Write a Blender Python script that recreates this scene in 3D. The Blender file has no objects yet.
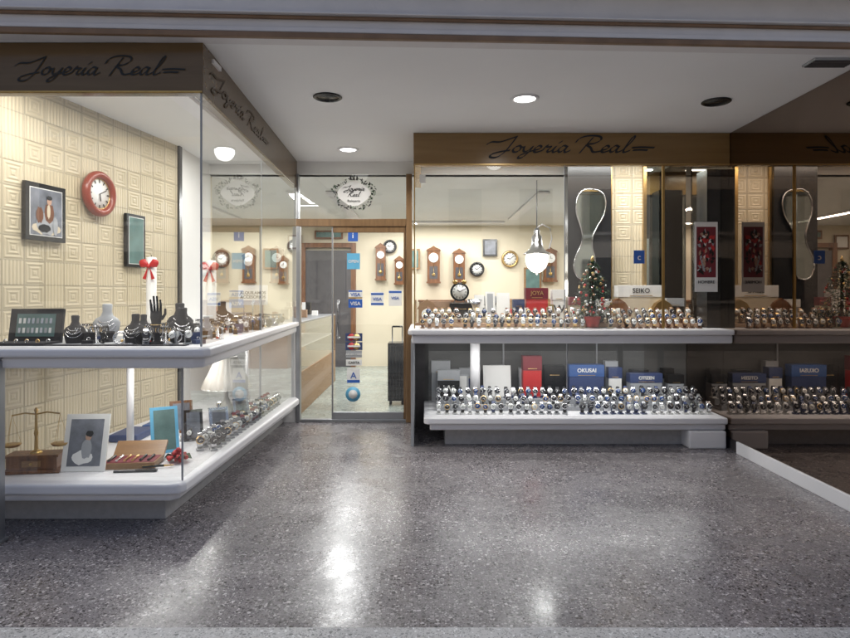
import bpy, math, random
from mathutils import Vector, Matrix
random.seed(7)
S=bpy.context.scene
R=math.radians
# ------------------------------------------------------------------ materials
def newmat(name):
    m=bpy.data.materials.new(name); m.use_nodes=True
    return m, m.node_tree.nodes, m.node_tree.links, m.node_tree.nodes['Principled BSDF']
def pm(name,col,rough=.5,metal=0,var=.12,scale=14,bump=.0,emit=0,coat=0,bscale=None):
    m,N,L,b=newmat(name)
    b.inputs['Roughness'].default_value=rough; b.inputs['Metallic'].default_value=metal
    if coat: b.inputs['Coat Weight'].default_value=coat
    tc=N.new('ShaderNodeTexCoord'); n=N.new('ShaderNodeTexNoise'); n.inputs['Scale'].default_value=scale; n.inputs['Detail'].default_value=3
    L.new(tc.outputs['Object'],n.inputs['Vector'])
    r=N.new('ShaderNodeMapRange'); r.inputs['To Min'].default_value=1-var; r.inputs['To Max'].default_value=1+var
    L.new(n.outputs['Fac'],r.inputs['Value'])
    v=N.new('ShaderNodeVectorMath'); v.operation='SCALE'; v.inputs[0].default_value=col[:3]
    L.new(r.outputs[0],v.inputs['Scale']); L.new(v.outputs[0],b.inputs['Base Color'])
    if bump:
        n2=N.new('ShaderNodeTexNoise'); n2.inputs['Scale'].default_value=bscale or scale*5; L.new(tc.outputs['Object'],n2.inputs['Vector'])
        bp=N.new('ShaderNodeBump'); bp.inputs['Strength'].default_value=bump; bp.inputs['Distance'].default_value=.01
        L.new(n2.outputs['Fac'],bp.inputs['Height']); L.new(bp.outputs[0],b.inputs['Normal'])
    if emit:
        b.inputs['Emission Color'].default_value=(*col[:3],1); b.inputs['Emission Strength'].default_value=emit
    return m
def glassmat(name,tint=(1,1,1),base=.05,g=.9,p=4.5):
    m=bpy.data.materials.new(name); m.use_nodes=True; N=m.node_tree.nodes; L=m.node_tree.links; N.clear()
    o=N.new('ShaderNodeOutputMaterial'); mx=N.new('ShaderNodeMixShader'); t=N.new('ShaderNodeBsdfTransparent'); gl=N.new('ShaderNodeBsdfGlossy')
    t.inputs[0].default_value=(*tint,1); gl.inputs['Roughness'].default_value=.0; gl.inputs[0].default_value=(.95,.97,.96,1)
    lw=N.new('ShaderNodeLayerWeight'); lw.inputs[0].default_value=.5
    a=N.new('ShaderNodeMath'); a.operation='POWER'; a.inputs[1].default_value=p
    c=N.new('ShaderNodeMath'); c.operation='MULTIPLY_ADD'; c.inputs[1].default_value=g; c.inputs[2].default_value=base; c.use_clamp=True
    L.new(lw.outputs['Facing'],a.inputs[0]); L.new(a.outputs[0],c.inputs[0]); L.new(c.outputs[0],mx.inputs[0])
    L.new(t.outputs[0],mx.inputs[1]); L.new(gl.outputs[0],mx.inputs[2]); L.new(mx.outputs[0],o.inputs[0])
    return m
GLASS=glassmat('showcase_glass',(.97,.985,.975),.10,.9,3.6)
def terrazzo(name,dark,base,light,rough,joint=True,s=1):
    m,N,L,b=newmat(name)
    b.inputs['IOR'].default_value=1.55
    tc=N.new('ShaderNodeTexCoord')
    nz=N.new('ShaderNodeTexNoise'); nz.inputs['Scale'].default_value=45; L.new(tc.outputs['Object'],nz.inputs['Vector'])
    mixv=N.new('ShaderNodeVectorMath'); mixv.operation='MULTIPLY_ADD'; mixv.inputs[1].default_value=(.016,.016,.0)
    L.new(nz.outputs['Color'],mixv.inputs[0]); L.new(tc.outputs['Object'],mixv.inputs[2])
    def chips(scale,th,col,prev):
        v=N.new('ShaderNodeTexVoronoi'); v.inputs['Scale'].default_value=scale; L.new(mixv.outputs[0],v.inputs['Vector'])
        sep=N.new('ShaderNodeSeparateColor'); L.new(v.outputs['Color'],sep.inputs[0])
        a=N.new('ShaderNodeMath'); a.operation='LESS_THAN'; a.inputs[1].default_value=th; L.new(sep.outputs[0],a.inputs[0])
        d=N.new('ShaderNodeMath'); d.operation='LESS_THAN'; d.inputs[1].default_value=.45; L.new(v.outputs['Distance'],d.inputs[0])
        mm=N.new('ShaderNodeMath'); mm.operation='MULTIPLY'; L.new(a.outputs[0],mm.inputs[0]); L.new(d.outputs[0],mm.inputs[1])
        mx=N.new('ShaderNodeMix'); mx.data_type='RGBA'; L.new(mm.outputs[0],mx.inputs['Factor'])
        if isinstance(prev,tuple): mx.inputs['A'].default_value=(*prev,1)
        else: L.new(prev,mx.inputs['A'])
        sc=N.new('ShaderNodeVectorMath'); sc.operation='SCALE'; sc.inputs[0].default_value=col
        mr=N.new('ShaderNodeMapRange'); mr.inputs['To Min'].default_value=.5; mr.inputs['To Max'].default_value=1.25; L.new(sep.outputs[1],mr.inputs['Value']); L.new(mr.outputs[0],sc.inputs['Scale'])
        L.new(sc.outputs[0],mx.inputs['B']); return mx.outputs['Result']
    c=chips(140*s,.5,dark,base); c=chips(100*s,.36,light,c); c=chips(55*s,.12,tuple(x*1.05 for x in light),c); c=chips(62*s,.2,dark,c)
    n2=N.new('ShaderNodeTexNoise'); n2.inputs['Scale'].default_value=1.3; n2.inputs['Detail'].default_value=8; L.new(tc.outputs['Object'],n2.inputs['Vector'])
    mr=N.new('ShaderNodeMapRange'); mr.inputs['From Min'].default_value=.3; mr.inputs['From Max'].default_value=.7; mr.inputs['To Min'].default_value=.8; mr.inputs['To Max'].default_value=1.15; L.new(n2.outputs['Fac'],mr.inputs['Value'])
    sc=N.new('ShaderNodeVectorMath'); sc.operation='SCALE'; L.new(c,sc.inputs[0]); L.new(mr.outputs[0],sc.inputs['Scale'])
    out=sc.outputs[0]
    if joint:
        mp=N.new('ShaderNodeMapping'); mp.inputs['Location'].default_value=(.82,.3,0); L.new(tc.outputs['Object'],mp.inputs[0])
        br=N.new('ShaderNodeTexBrick'); br.offset=0; br.inputs['Scale'].default_value=1; br.inputs['Brick Width'].default_value=1.3; br.inputs['Row Height'].default_value=1.3; br.inputs['Mortar Size'].default_value=.002
        br.inputs['Color1'].default_value=(1,1,1,1); br.inputs['Color2'].default_value=(.95,.95,.95,1); br.inputs['Mortar'].default_value=(.6,.6,.6,1)
        L.new(mp.outputs[0],br.inputs['Vector'])
        mu=N.new('ShaderNodeVectorMath'); mu.operation='MULTIPLY'; L.new(out,mu.inputs[0]); L.new(br.outputs['Color'],mu.inputs[1]); out=mu.outputs[0]
    L.new(out,b.inputs['Base Color'])
    n3=N.new('ShaderNodeTexNoise'); n3.inputs['Scale'].default_value=3; n3.inputs['Detail'].default_value=7; L.new(tc.outputs['Object'],n3.inputs['Vector'])
    r2=N.new('ShaderNodeMapRange'); r2.inputs['From Min'].default_value=.3; r2.inputs['From Max'].default_value=.7; r2.inputs['To Min'].default_value=rough-.08; r2.inputs['To Max'].default_value=rough+.1; L.new(n3.outputs['Fac'],r2.inputs['Value']); L.new(r2.outputs[0],b.inputs['Roughness'])
    bp=N.new('ShaderNodeBump'); bp.inputs['Strength'].default_value=.1; bp.inputs['Distance'].default_value=.01
    n4=N.new('ShaderNodeTexNoise'); n4.inputs['Scale'].default_value=14; L.new(tc.outputs['Object'],n4.inputs['Vector']); L.new(n4.outputs['Fac'],bp.inputs['Height']); L.new(bp.outputs[0],b.inputs['Normal'])
    return m
TERR=terrazzo('terrazzo',(.062,.054,.058),(.20,.182,.19),(.44,.41,.415),.25)
TERRIN=terrazzo('inner_terrazzo',(.15,.17,.155),(.31,.35,.32),(.5,.54,.5),.24)
GRAN=terrazzo('granite_edge',(.25,.25,.25),(.46,.45,.45),(.6,.6,.6),.5,False)
PAVE=terrazzo('pavement_tiles',(.18,.18,.18),(.3,.3,.29),(.4,.4,.39),.7,True,.6)
def tilewall():
    m,N,L,b=newmat('embossed_cream_tiles')
    tc=N.new('ShaderNodeTexCoord'); sp=N.new('ShaderNodeSeparateXYZ'); L.new(tc.outputs['Object'],sp.inputs[0])
    def M(op,a,bv=None,cl=False):
        n=N.new('ShaderNodeMath'); n.operation=op; n.use_clamp=cl
        for i,x in enumerate((a,bv)):
            if x is None: continue
            if isinstance(x,(int,float)): n.inputs[i].default_value=x
            else: L.new(x,n.inputs[i])
        return n.outputs[0]
    u=M('DIVIDE',sp.outputs['X'],.165); v=M('DIVIDE',sp.outputs['Z'],.15)
    fu=M('FRACT',u); fv=M('FRACT',v)
    du=M('ABSOLUTE',M('SUBTRACT',fu,.5)); dv=M('ABSOLUTE',M('SUBTRACT',fv,.5))
    ch=M('MAXIMUM',du,dv)
    ring=M('SINE',M('MULTIPLY',ch,38.))
    cell=N.new('ShaderNodeTexWhiteNoise'); cell.noise_dimensions='2D'; cb=N.new('ShaderNodeCombineXYZ'); L.new(M('FLOOR',u),cb.inputs[0]); L.new(M('FLOOR',v),cb.inputs[1]); L.new(cb.outputs[0],cell.inputs['Vector'])
    reed=M('SINE',M('MULTIPLY',fu,37.7)); sel=M('GREATER_THAN',cell.outputs['Value'],.62)
    h=N.new('ShaderNodeMix'); L.new(sel,h.inputs[0]); L.new(ring,h.inputs[2]); L.new(reed,h.inputs[3])
    joint=M('GREATER_THAN',ch,.475)
    hh=M('SUBTRACT',M('MULTIPLY',h.outputs[0],.35),M('MULTIPLY',joint,1.4))
    bp=N.new('ShaderNodeBump'); bp.inputs['Strength'].default_value=.7; bp.inputs['Distance'].default_value=.006; L.new(hh,bp.inputs['Height']); L.new(bp.outputs[0],b.inputs['Normal'])
    fac=M('ADD',M('MULTIPLY',h.outputs[0],.07),.88); fac=M('SUBTRACT',fac,M('MULTIPLY',joint,.25)); fac=M('ADD',fac,M('MULTIPLY',cell.outputs['Value'],.10))
    sc=N.new('ShaderNodeVectorMath'); sc.operation='SCALE'; sc.inputs[0].default_value=(.56,.48,.335); L.new(fac,sc.inputs['Scale']); L.new(sc.outputs[0],b.inputs['Base Color'])
    b.inputs['Roughness'].default_value=.4
    return m
TILE=tilewall()
def wood(name,c1,c2,rough=.35,axis='X',sc=3):
    m,N,L,b=newmat(name); tc=N.new('ShaderNodeTexCoord'); mp=N.new('ShaderNodeMapping')
    mp.inputs['Scale'].default_value={'X':(1,12,12),'Z':(12,12,1)}[axis]; L.new(tc.outputs['Object'],mp.inputs[0])
    n=N.new('ShaderNodeTexNoise'); n.inputs['Scale'].default_value=sc; n.inputs['Detail'].default_value=6; n.inputs['Distortion'].default_value=.6; L.new(mp.outputs[0],n.inputs['Vector'])
    cr=N.new('ShaderNodeValToRGB'); cr.color_ramp.elements[0].color=(*c1,1); cr.color_ramp.elements[1].color=(*c2,1); cr.color_ramp.elements[0].position=.3; cr.color_ramp.elements[1].position=.7
    L.new(n.outputs['Fac'],cr.inputs[0]); L.new(cr.outputs[0],b.inputs['Base Color']); b.inputs['Roughness'].default_value=rough
    return m
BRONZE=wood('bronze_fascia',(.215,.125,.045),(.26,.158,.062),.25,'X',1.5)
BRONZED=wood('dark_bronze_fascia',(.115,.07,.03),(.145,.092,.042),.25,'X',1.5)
WOOD=wood('walnut_wood',(.10,.035,.012),(.22,.09,.03),.4,'Z')
WOOD2=wood('honey_wood',(.22,.115,.05),(.32,.18,.08),.4,'X')
FRAMEW=wood('door_frame_wood',(.16,.09,.04),(.24,.14,.065),.35,'Z')
WHITE=pm('white_enamel',(.76,.75,.77),.35,var=.05,scale=3)
CEIL=pm('ceiling_paint',(.78,.77,.775),.75,var=.05,scale=1.5,bump=.05)
STUCCO=pm('lintel_paint',(.66,.63,.63),.8,var=.12,scale=5,bump=.15)
PLINTH=pm('stone_plinth',(.42,.41,.41),.55,var=.2,scale=30,bump=.1)
CREAM=pm('cream_wall',(.66,.59,.45),.7,var=.06,scale=2)
PALE=pm('pale_wall',(.76,.755,.74),.7,var=.05,scale=2)
BLACK=pm('black_lacquer',(.012,.012,.013),.25,var=.2)
VELVET=pm('black_velvet',(.018,.017,.02),.85,var=.3,scale=40)
DARKP=pm('dark_panel',(.07,.065,.07),.4,var=.3)
BACKP=pm('grey_back_panel',(.10,.10,.10),.2,var=.3,scale=2.5)
GREYM=pm('grey_steel',(.35,.36,.38),.35,metal=.8,var=.1)
SILVER=pm('silver',(.7,.7,.72),.25,metal=1,var=.1,scale=60)
GOLD=pm('gold',(.68,.46,.2),.28,metal=1,var=.1,scale=60)
BRASS=pm('brass',(.5,.33,.12),.3,metal=1,var=.2,scale=30)
RUST=pm('brown_rail',(.20,.12,.07),.55,var=.45,scale=8)
RED=pm('red_paint',(.5,.03,.03),.4,var=.15)
REDW=pm('red_wood',(.22,.035,.018),.3,var=.2)
BLUE=pm('blue_card',(.03,.11,.42),.4,var=.1)
BLUEB=pm('blue_box',(.035,.09,.26),.45,var=.15)
NAVY=pm('navy_box',(.04,.06,.15),.45,var=.15)
CYAN=pm('light_blue',(.12,.4,.62),.4)
LEATHB=pm('brown_leather',(.15,.06,.03),.5,var=.3)
LEATHK=pm('black_leather',(.02,.02,.022),.45,var=.2)
DIALW=pm('dial_white',(.8,.8,.78),.3,var=.03)
DIALK=pm('dial_black',(.02,.02,.03),.15,var=.1)
DIALB=pm('dial_blue',(.02,.06,.2),.15,var=.1)
TAN=pm('tan_suede',(.38,.24,.15),.7,var=.15)
GREEN=pm('tree_green',(.03,.085,.03),.6,var=.4,scale=60)
PAPER=pm('white_paper',(.76,.75,.73),.6,var=.03)
GREYC=pm('grey_card',(.33,.34,.36),.5,var=.1)
BEIGE=pm('beige_box',(.56,.48,.36),.5,var=.08)
INK=pm('ink',(.008,.007,.006),.5,var=.05)
INKF=pm('faded_ink',(.075,.045,.02),.4,var=.1)
TEALP=pm('teal_print',(.10,.18,.17),.4,var=.6,scale=9)
PHOTO=pm('photo_print',(.16,.17,.20),.3,var=.8,scale=12)
SKIN=pm('print_skin',(.45,.28,.2),.5)
BURG=pm('burgundy',(.18,.02,.03),.5)
LAMPON=pm('lit_lamp',(1,.98,.94),.4,var=.0,emit=10)
GLOBE=pm('lit_globe',(1,.96,.88),.3,var=.0,emit=3.0)
SHADE=pm('lamp_shade_fabric',(.74,.71,.66),.8,var=.05,emit=.12)
ASPH=pm('asphalt',(.05,.05,.052),.85,var=.2,scale=20,bump=.3)
FACADE=pm('facade_plaster',(.52,.49,.45),.8,var=.12,scale=3)
WINDK=pm('dark_window',(.04,.05,.06),.1)
m,N,L,b=newmat('smoked_mirror'); b.inputs['Metallic'].default_value=1; b.inputs['Roughness'].default_value=.015
tc=N.new('ShaderNodeTexCoord'); n=N.new('ShaderNodeTexNoise'); n.inputs['Scale'].default_value=3; L.new(tc.outputs['Object'],n.inputs['Vector'])
cr=N.new('ShaderNodeValToRGB'); cr.color_ramp.elements[0].color=(.24,.185,.145,1); cr.color_ramp.elements[1].color=(.30,.235,.19,1); L.new(n.outputs['Fac'],cr.inputs[0]); L.new(cr.outputs[0],b.inputs['Base Color'])
MIRROR=m
CLEARMIR=pm('cabinet_mirror',(.5,.55,.52),.03,metal=1,var=.05)
# ------------------------------------------------------------------ mesh builder
class MB:
    def __init__(s): s.v=[];s.f=[];s.m=[];s.sm=[];s.mats=[]
    def mi(s,mat):
        if mat not in s.mats: s.mats.append(mat)
        return s.mats.index(mat)
    def add(s,vs,fs,mat,M=None,smooth=False):
        o=len(s.v)
        for p in vs:
            p=Vector(p); s.v.append(tuple(M@p) if M is not None else tuple(p))
        k=s.mi(mat)
        for f in fs: s.f.append([i+o for i in f]); s.m.append(k); s.sm.append(smooth)
        return s
    def box(s,x0,x1,y0,y1,z0,z1,mat,M=None):
        vs=[(x,y,z) for z in (z0,z1) for y in (y0,y1) for x in (x0,x1)]
        return s.add(vs,[(0,2,3,1),(4,5,7,6),(0,1,5,4),(2,6,7,3),(0,4,6,2),(1,3,7,5)],mat,M)
    def cbox(s,c,d,mat,M=None):
        return s.box(c[0]-d[0]/2,c[0]+d[0]/2,c[1]-d[1]/2,c[1]+d[1]/2,c[2]-d[2]/2,c[2]+d[2]/2,mat,M)
    def prism(s,pts,z0,z1,mat,M=None):
        n=len(pts); vs=[(x,y,z0) for x,y in pts]+[(x,y,z1) for x,y in pts]
        fs=[tuple(range(n))[::-1],tuple(range(n,2*n))]+[(i,(i+1)%n,(i+1)%n+n,i+n) for i in range(n)]
        return s.add(vs,fs,mat,M)
    def loft(s,secs,mat,n=16,M=None,smooth=True,wave=0,wn=0):
        vs=[];fs=[]
        for sec in secs:
            z,rx,ry=sec[:3]; cx,cy=(sec[3],sec[4]) if len(sec)>4 else (0,0)
            for i in range(n):
                a=2*math.pi*i/n; w=1+(wave*math.cos(wn*a) if wave else 0)
                vs.append((cx+rx*w*math.cos(a),cy+ry*w*math.sin(a),z))
        for k in range(len(secs)-1):
            for i in range(n):
                j=(i+1)%n; fs.append((k*n+i,k*n+j,(k+1)*n+j,(k+1)*n+i))
        fs.append(tuple(range(n))[::-1]); fs.append(tuple(range((len(secs)-1)*n,len(secs)*n)))
        return s.add(vs,fs,mat,M,smooth)
    def sphere(s,c,r,mat,n=10,M=None,sz=1):
        secs=[(c[2]+r*sz*math.sin(t),r*math.cos(t)+1e-5,r*math.cos(t)+1e-5,c[0],c[1]) for t in [math.pi*(-.5+i/ (n//2+1)) for i in range(n//2+2)]]
        return s.loft(secs,mat,n,M)
    def torus(s,r,t,mat,M=None,n=14,k=5,a0=0,a1=2*math.pi,sx=1,tw=None):
        vs=[];fs=[]; full=abs(a1-a0-2*math.pi)<1e-4; nn=n if full else n+1
        for i in range(nn):
            a=a0+(a1-a0)*i/n
            for j in range(k):
                b2=2*math.pi*(j+.5)/k; rr=r+t*math.cos(b2)
                vs.append((rr*math.cos(a)*sx,rr*math.sin(a),(tw or t)*math.sin(b2)))
        for i in range(n):
            i2=(i+1)%nn
            for j in range(k): j2=(j+1)%k; fs.append((i*k+j,i2*k+j,i2*k+j2,i*k+j2))
        return s.add(vs,fs,mat,M,True)
    def tube(s,path,r,mat,n=6,M=None,r2=None):
        P=[Vector(p) for p in path]; vs=[];fs=[]
        for i,p in enumerate(P):
            d=(P[min(i+1,len(P)-1)]-P[max(i-1,0)]).normalized()
            u=d.cross(Vector((0,0,1))); 
            if u.length<.01: u=d.cross(Vector((1,0,0)))
            u.normalize(); w=d.cross(u); rr=r if r2 is None else r+(r2-r)*i/(len(P)-1)
            for j in range(n):
                a=2*math.pi*j/n; vs.append(tuple(p+rr*(u*math.cos(a)+w*math.sin(a))))
        for i in range(len(P)-1):
            for j in range(n): j2=(j+1)%n; fs.append((i*n+j,i*n+j2,(i+1)*n+j2,(i+1)*n+j))
        fs.append(tuple(range(n))); fs.append(tuple(range((len(P)-1)*n,len(P)*n))[::-1])
        return s.add(vs,fs,mat,M,True)
    def obj(s,name,parent=None,loc=(0,0,0),rz=0,rot=None,bevel=0,seg=2):
        me=bpy.data.meshes.new(name); me.from_pydata(s.v,[],s.f)
        for m in s.mats: me.materials.append(m)
        me.polygons.foreach_set('material_index',s.m); me.polygons.foreach_set('use_smooth',s.sm); me.update()
        o=bpy.data.objects.new(name,me); S.collection.objects.link(o); o.location=loc; o.rotation_euler=rot or (0,0,rz)
        if parent: o.parent=parent
        if bevel:
            bm=o.modifiers.new('bevel','BEVEL'); bm.width=bevel; bm.segments=seg; bm.limit_method='ANGLE'; bm.angle_limit=R(35)
        return o
def empty(name,loc=(0,0,0),rz=0):
    e=bpy.data.objects.new(name,None); S.collection.objects.link(e); e.location=loc; e.rotation_euler=(0,0,rz); e.empty_display_size=.1; return e
def T(x=0,y=0,z=0,rx=0,ry=0,rz=0,s=1):
    return Matrix.Translation((x,y,z))@Matrix.Rotation(rz,4,'Z')@Matrix.Rotation(ry,4,'Y')@Matrix.Rotation(rx,4,'X')@Matrix.Scale(s,4)
def text(body,size,loc,mat,parent=None,rz=0,name='lettering',sx=1,bold=0):
    c=bpy.data.curves.new(name,'FONT'); c.body=body; c.size=size; c.align_x='CENTER'; c.align_y='CENTER'; c.extrude=.0008; c.offset=bold
    c.materials.append(mat); o=bpy.data.objects.new(name,c); S.collection.objects.link(o)
    o.location=loc; o.rotation_euler=(math.pi/2,0,rz); o.scale=(sx,1,1)
    if parent: o.parent=parent
    return o
def plate(p0,p1,z0,z1,mat,mb):
    return mb.add([(p0[0],p0[1],z0),(p1[0],p1[1],z0),(p1[0],p1[1],z1),(p0[0],p0[1],z1)],[(0,1,2,3)],mat)
# ------------------------------------------------------------------ ground and street
MB().box(-60,60,-60,2.3,-.3,-.154,ASPH).obj('street_ground')
MB().box(-30,30,-3.2,2.3,-.25,-.004,PAVE).box(-30,30,-3.35,-3.2,-.25,-.0,GRAN).obj('pavement')
MB().box(-9,9,2.3,6.27,-.2,0,TERR).obj('terrazzo_floor')
MB().box(-9,9,2.3,2.40,.0,.006,GRAN).obj('granite_threshold',bevel=.003)
bld=MB(); bld.box(-22,22,-19,-16,-.2,7,FACADE)
for i in range(14):
    for k in range(2):
        x=-20+i*3; bld.box(x,x+1.4,-15.98,-15.9,1+k*2.9,2.8+k*2.9,WINDK); bld.box(x-.1,x+1.5,-15.98,-15.86,.85+k*2.9,.98+k*2.9,GRAN)
bld.obj('opposite_building')
# ------------------------------------------------------------------ shop building shell
shop=empty('jewelry_shop_building')
CZ=2.63
w=MB()
w.box(-9,9,3.17,12,2.9,5.5,FACADE)
w.box(-9,-2.72,3.2,6.4,0,2.9,FACADE); w.box(2.72,9,3.2,7.0,0,2.9,FACADE)
w.obj('outer_walls',shop)
l=MB(); l.box(-2.9,2.9,0,.1,CZ-.003,2.9,STUCCO)
l.box(-2.9,2.9,-.03,-.001,CZ-.012,CZ+.016,RUST); l.box(-2.9,2.9,-.02,-.001,CZ+.09,CZ+.106,RUST); l.box(-2.9,2.9,-.045,-.001,CZ+.108,CZ+.118,STUCCO); l.box(-2.9,2.9,-.012,-.001,CZ+.024,CZ+.05,STUCCO)
l.obj('entrance_lintel',shop,(0,3.255,0),R(2.6),bevel=.004)
MB().prism([(-2.72,3.19),(2.72,3.43),(2.72,6.4),(-2.72,6.4)],CZ,CZ+.1,CEIL).obj('entrance_ceiling',shop)
MB().box(-4.2,5.2,6.27,11.2,-.2,.0,TERRIN).obj('inner_floor',shop)
MB().box(-4.2,5.2,6.3,11.2,2.5,2.6,PALE).obj('inner_ceiling',shop)
r=MB(); r.box(-4.3,5.3,11.0,11.2,0,2.5,CREAM); r.box(-4.4,-4.2,6.2,11.2,0,2.5,CREAM); r.box(5.2,5.4,7,11.2,0,2.5,CREAM)
r.box(-4.3,-2.2,6.28,6.4,0,2.5,CREAM); r.box(2.6,5.3,7.0,7.1,0,2.5,CREAM)
r.box(-2.2,2.72,6.27,6.4,2.5,CZ,PALE)
r.obj('inner_walls',shop)
MB().box(-2.1,-1.3,10.9,10.99,0,2.05,DARKP).box(-2.18,-2.1,10.88,10.99,0,2.1,WOOD).box(-1.3,-1.22,10.88,10.99,0,2.1,WOOD).box(-2.18,-1.22,10.88,10.99,2.1,2.18,WOOD).obj('inner_doorway')  # dark-coloured slab stands in for the shade inside the opening
# ------------------------------------------------------------------ script lettering
LET={'J':([[(-.62,.5),(-.45,.66),(-.1,.66),(.2,.82),(.5,1.0)],[(.5,1.02),(.44,.6),(.3,.0),(.08,-.3),(-.18,-.3),(-.2,-.12),(.1,.04),(.5,.14)]],.62),
'o':([[(.2,.42),(.05,.34),(.0,.16),(.1,.02),(.26,.08),(.3,.28),(.2,.43),(.1,.38)],[(.28,.34),(.36,.32),(.45,.36)]],.42),
'y':([[(0,.38),(.03,.15),(.12,.04),(.26,.15),(.36,.4)],[(.36,.4),(.3,.05),(.15,-.3),(-.02,-.36),(-.02,-.2),(.2,-.03),(.48,.14)]],.46),
'e':([[(0,.13),(.2,.2),(.27,.34),(.16,.43),(.04,.3),(.03,.1),(.15,.01),(.4,.14)]],.38),
'r':([[(0,.12),(.1,.46),(.14,.34),(.3,.36),(.22,.15),(.28,.02),(.42,.13)]],.4),
'i':([[(0,.12),(.1,.4),(.05,.12),(.12,.01),(.28,.13)],[(.14,.58),(.26,.72)]],.27),
'a':([[(.3,.36),(.14,.43),(.0,.2),(.08,.02),(.2,.1),(.32,.4)],[(.32,.4),(.28,.1),(.36,.01),(.52,.13)]],.52),
' ':([],.35),
'R':([[(.1,-.05),(.2,.4),(.34,.95)],[(-.3,.62),(-.2,.9),(.15,1.05),(.6,1.0),(.72,.78),(.5,.56),(.2,.5),(.45,.3),(.65,.03),(.95,.08)]],.95),
'l':([[(0,.12),(.16,.5),(.26,.92),(.18,1.0),(.1,.6),(.06,.12),(.14,.01),(.34,.13)]],.36),
'-':([[(0,.3),(.4,.33),(.95,.3)],[(.1,.14),(.4,.16),(.72,.14)]],.95)}
def catmull(P,n=7):
    P=[Vector(p) for p in P]; Q=[P[0]*2-P[1]]+P+[P[-1]*2-P[-2]]; out=[]
    for i in range(1,len(Q)-2):
        a,b_,c,d=Q[i-1:i+3]
        for k in range(n):
            t=k/n; out.append(.5*((2*b_)+(c-a)*t+(2*a-5*b_+4*c-d)*t*t+(3*b_-a-3*c+d)*t**3))
    out.append(P[-1]); return out
def script_sign(name,width,height,parent,loc,rz=0,mat=INK,word='Joyeria Real-',bw=1.0):
    mb=MB(); x=0; st=[]
    for ch in word:
        ss,adv=LET[ch]
        for s_ in ss: st.append([((px_+x)+.35*py_,py_) for px_,py_ in s_])
        x+=adv
    allx=[p[0] for s_ in st for p in s_]; x0,x1=min(allx),max(allx); kx=width/(x1-x0); kz=height/1.4
    nib=Vector((.013,.009))*(width/1.39)*bw; k=0
    for s_ in st:
        C=catmull([((px_-x0)*kx,py_*kz) for px_,py_ in s_])
        for i in range(len(C)-1):
            a,b_=C[i],C[i+1]; d=(b_-a); k+=1
            if d.length<1e-6: continue
            nn=Vector((-d.y,d.x)).normalized()*.003*(width/1.39)*bw; dd=d.normalized()*.001; yy=-.00002*(k%9)
            if nn.dot(nib)<0: nn=-nn
            mb.add([(p.x,yy,p.y) for p in (a-dd-nib/2-nn,b_+dd-nib/2-nn,b_+dd+nib/2+nn,a-dd+nib/2+nn)],[(0,1,2,3)],mat)
    return mb.obj(name,parent,loc,rz)
# ------------------------------------------------------------------ left display case
lc=empty('display_case')
fa=MB(); 
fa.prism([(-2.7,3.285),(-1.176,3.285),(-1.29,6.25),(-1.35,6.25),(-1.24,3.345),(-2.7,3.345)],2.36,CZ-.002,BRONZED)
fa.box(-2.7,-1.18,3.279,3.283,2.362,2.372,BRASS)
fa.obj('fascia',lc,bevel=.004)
script_sign('fascia_lettering',.90,.135,lc,(-2.17,3.281,2.455),bw=.95)
ang=math.atan2(6.25-3.285,-1.29+1.176)
script_sign('side_lettering',1.5,.15,lc,(-1.176+.004+math.cos(ang)*.12,3.285+math.sin(ang)*.12,2.45),ang,INKF)
g=MB(); plate((-2.7,3.30),(-1.19,3.30),1.015,2.36,GLASS,g); plate((-1.188,3.302),(-1.292,6.2),1.015,2.36,GLASS,g)
plate((-2.7,3.44),(-1.345,3.44),.262,.91,GLASS,g); plate((-1.343,3.442),(-1.30,6.15),.262,.91,GLASS,g)
g.obj('glass_panes',lc)
MB().box(-1.195,-1.186,3.295,3.304,1.015,2.36,GREYC).box(-1.35,-1.341,3.435,3.444,.262,.9,GREYC).box(-1.243,-1.238,4.7,4.706,1.015,2.36,GREYC).obj('glass_corner_joints',lc)
sh=MB(); sh.prism([(-2.7,3.2),(-1.2,3.2),(-1.15,3.215),(-1.128,3.26),(-1.262,6.22),(-2.19,6.22),(-2.19,5.5),(-2.7,5.5)],.965,1.012,WHITE)
sh.prism([(-2.7,3.235),(-1.215,3.235),(-1.165,3.28),(-1.285,6.21),(-2.19,6.21),(-2.19,5.5),(-2.7,5.5)],.905,.963,WHITE)
sh.obj('upper_shelf',lc,bevel=.014,seg=3)
lo=MB(); lo.prism([(-2.7,3.36),(-1.39,3.36),(-1.34,3.375),(-1.315,3.42),(-1.24,6.1),(-1.29,6.22),(-2.19,6.22),(-2.7,5.5)],.2,.26,WHITE)
lo.prism([(-2.7,3.40),(-1.4,3.40),(-1.36,3.44),(-1.28,6.05),(-2.19,6.2),(-2.7,5.5)],.155,.198,WHITE)
lo.obj('lower_ledge',lc,bevel=.016,seg=3)
MB().prism([(-2.7,3.56),(-1.49,3.56),(-1.42,6.2),(-2.7,6.2)],0,.154,PLINTH).obj('plinth',lc,bevel=.005)
W0=Vector((-2.55,3.33)); W1=Vector((-2.18,5.5)); Lw=(W1-W0).length; th=math.atan2(W1.y-W0.y,W1.x-W0.x)
MB().box(-.05,Lw,0,.06,.0,2.6,TILE).obj('tiled_back_wall',lc,(W0.x,W0.y,0),th)
MB().box(-2.21,-2.165,5.47,5.53,.262,2.6,BLACK).box(-2.24,-2.18,5.53,6.3,0,2.6,PALE).box(-2.2,-1.3,6.235,6.28,0,.93,PALE).obj('inner_partition',lc)
MB().box(-2.7,-1.3,3.35,6.25,2.6,2.625,PALE).obj('case_ceiling',lc)
MB().box(-2.7,-2.6,3.35,5.6,0,2.6,PALE).obj('case_side',lc)
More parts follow.
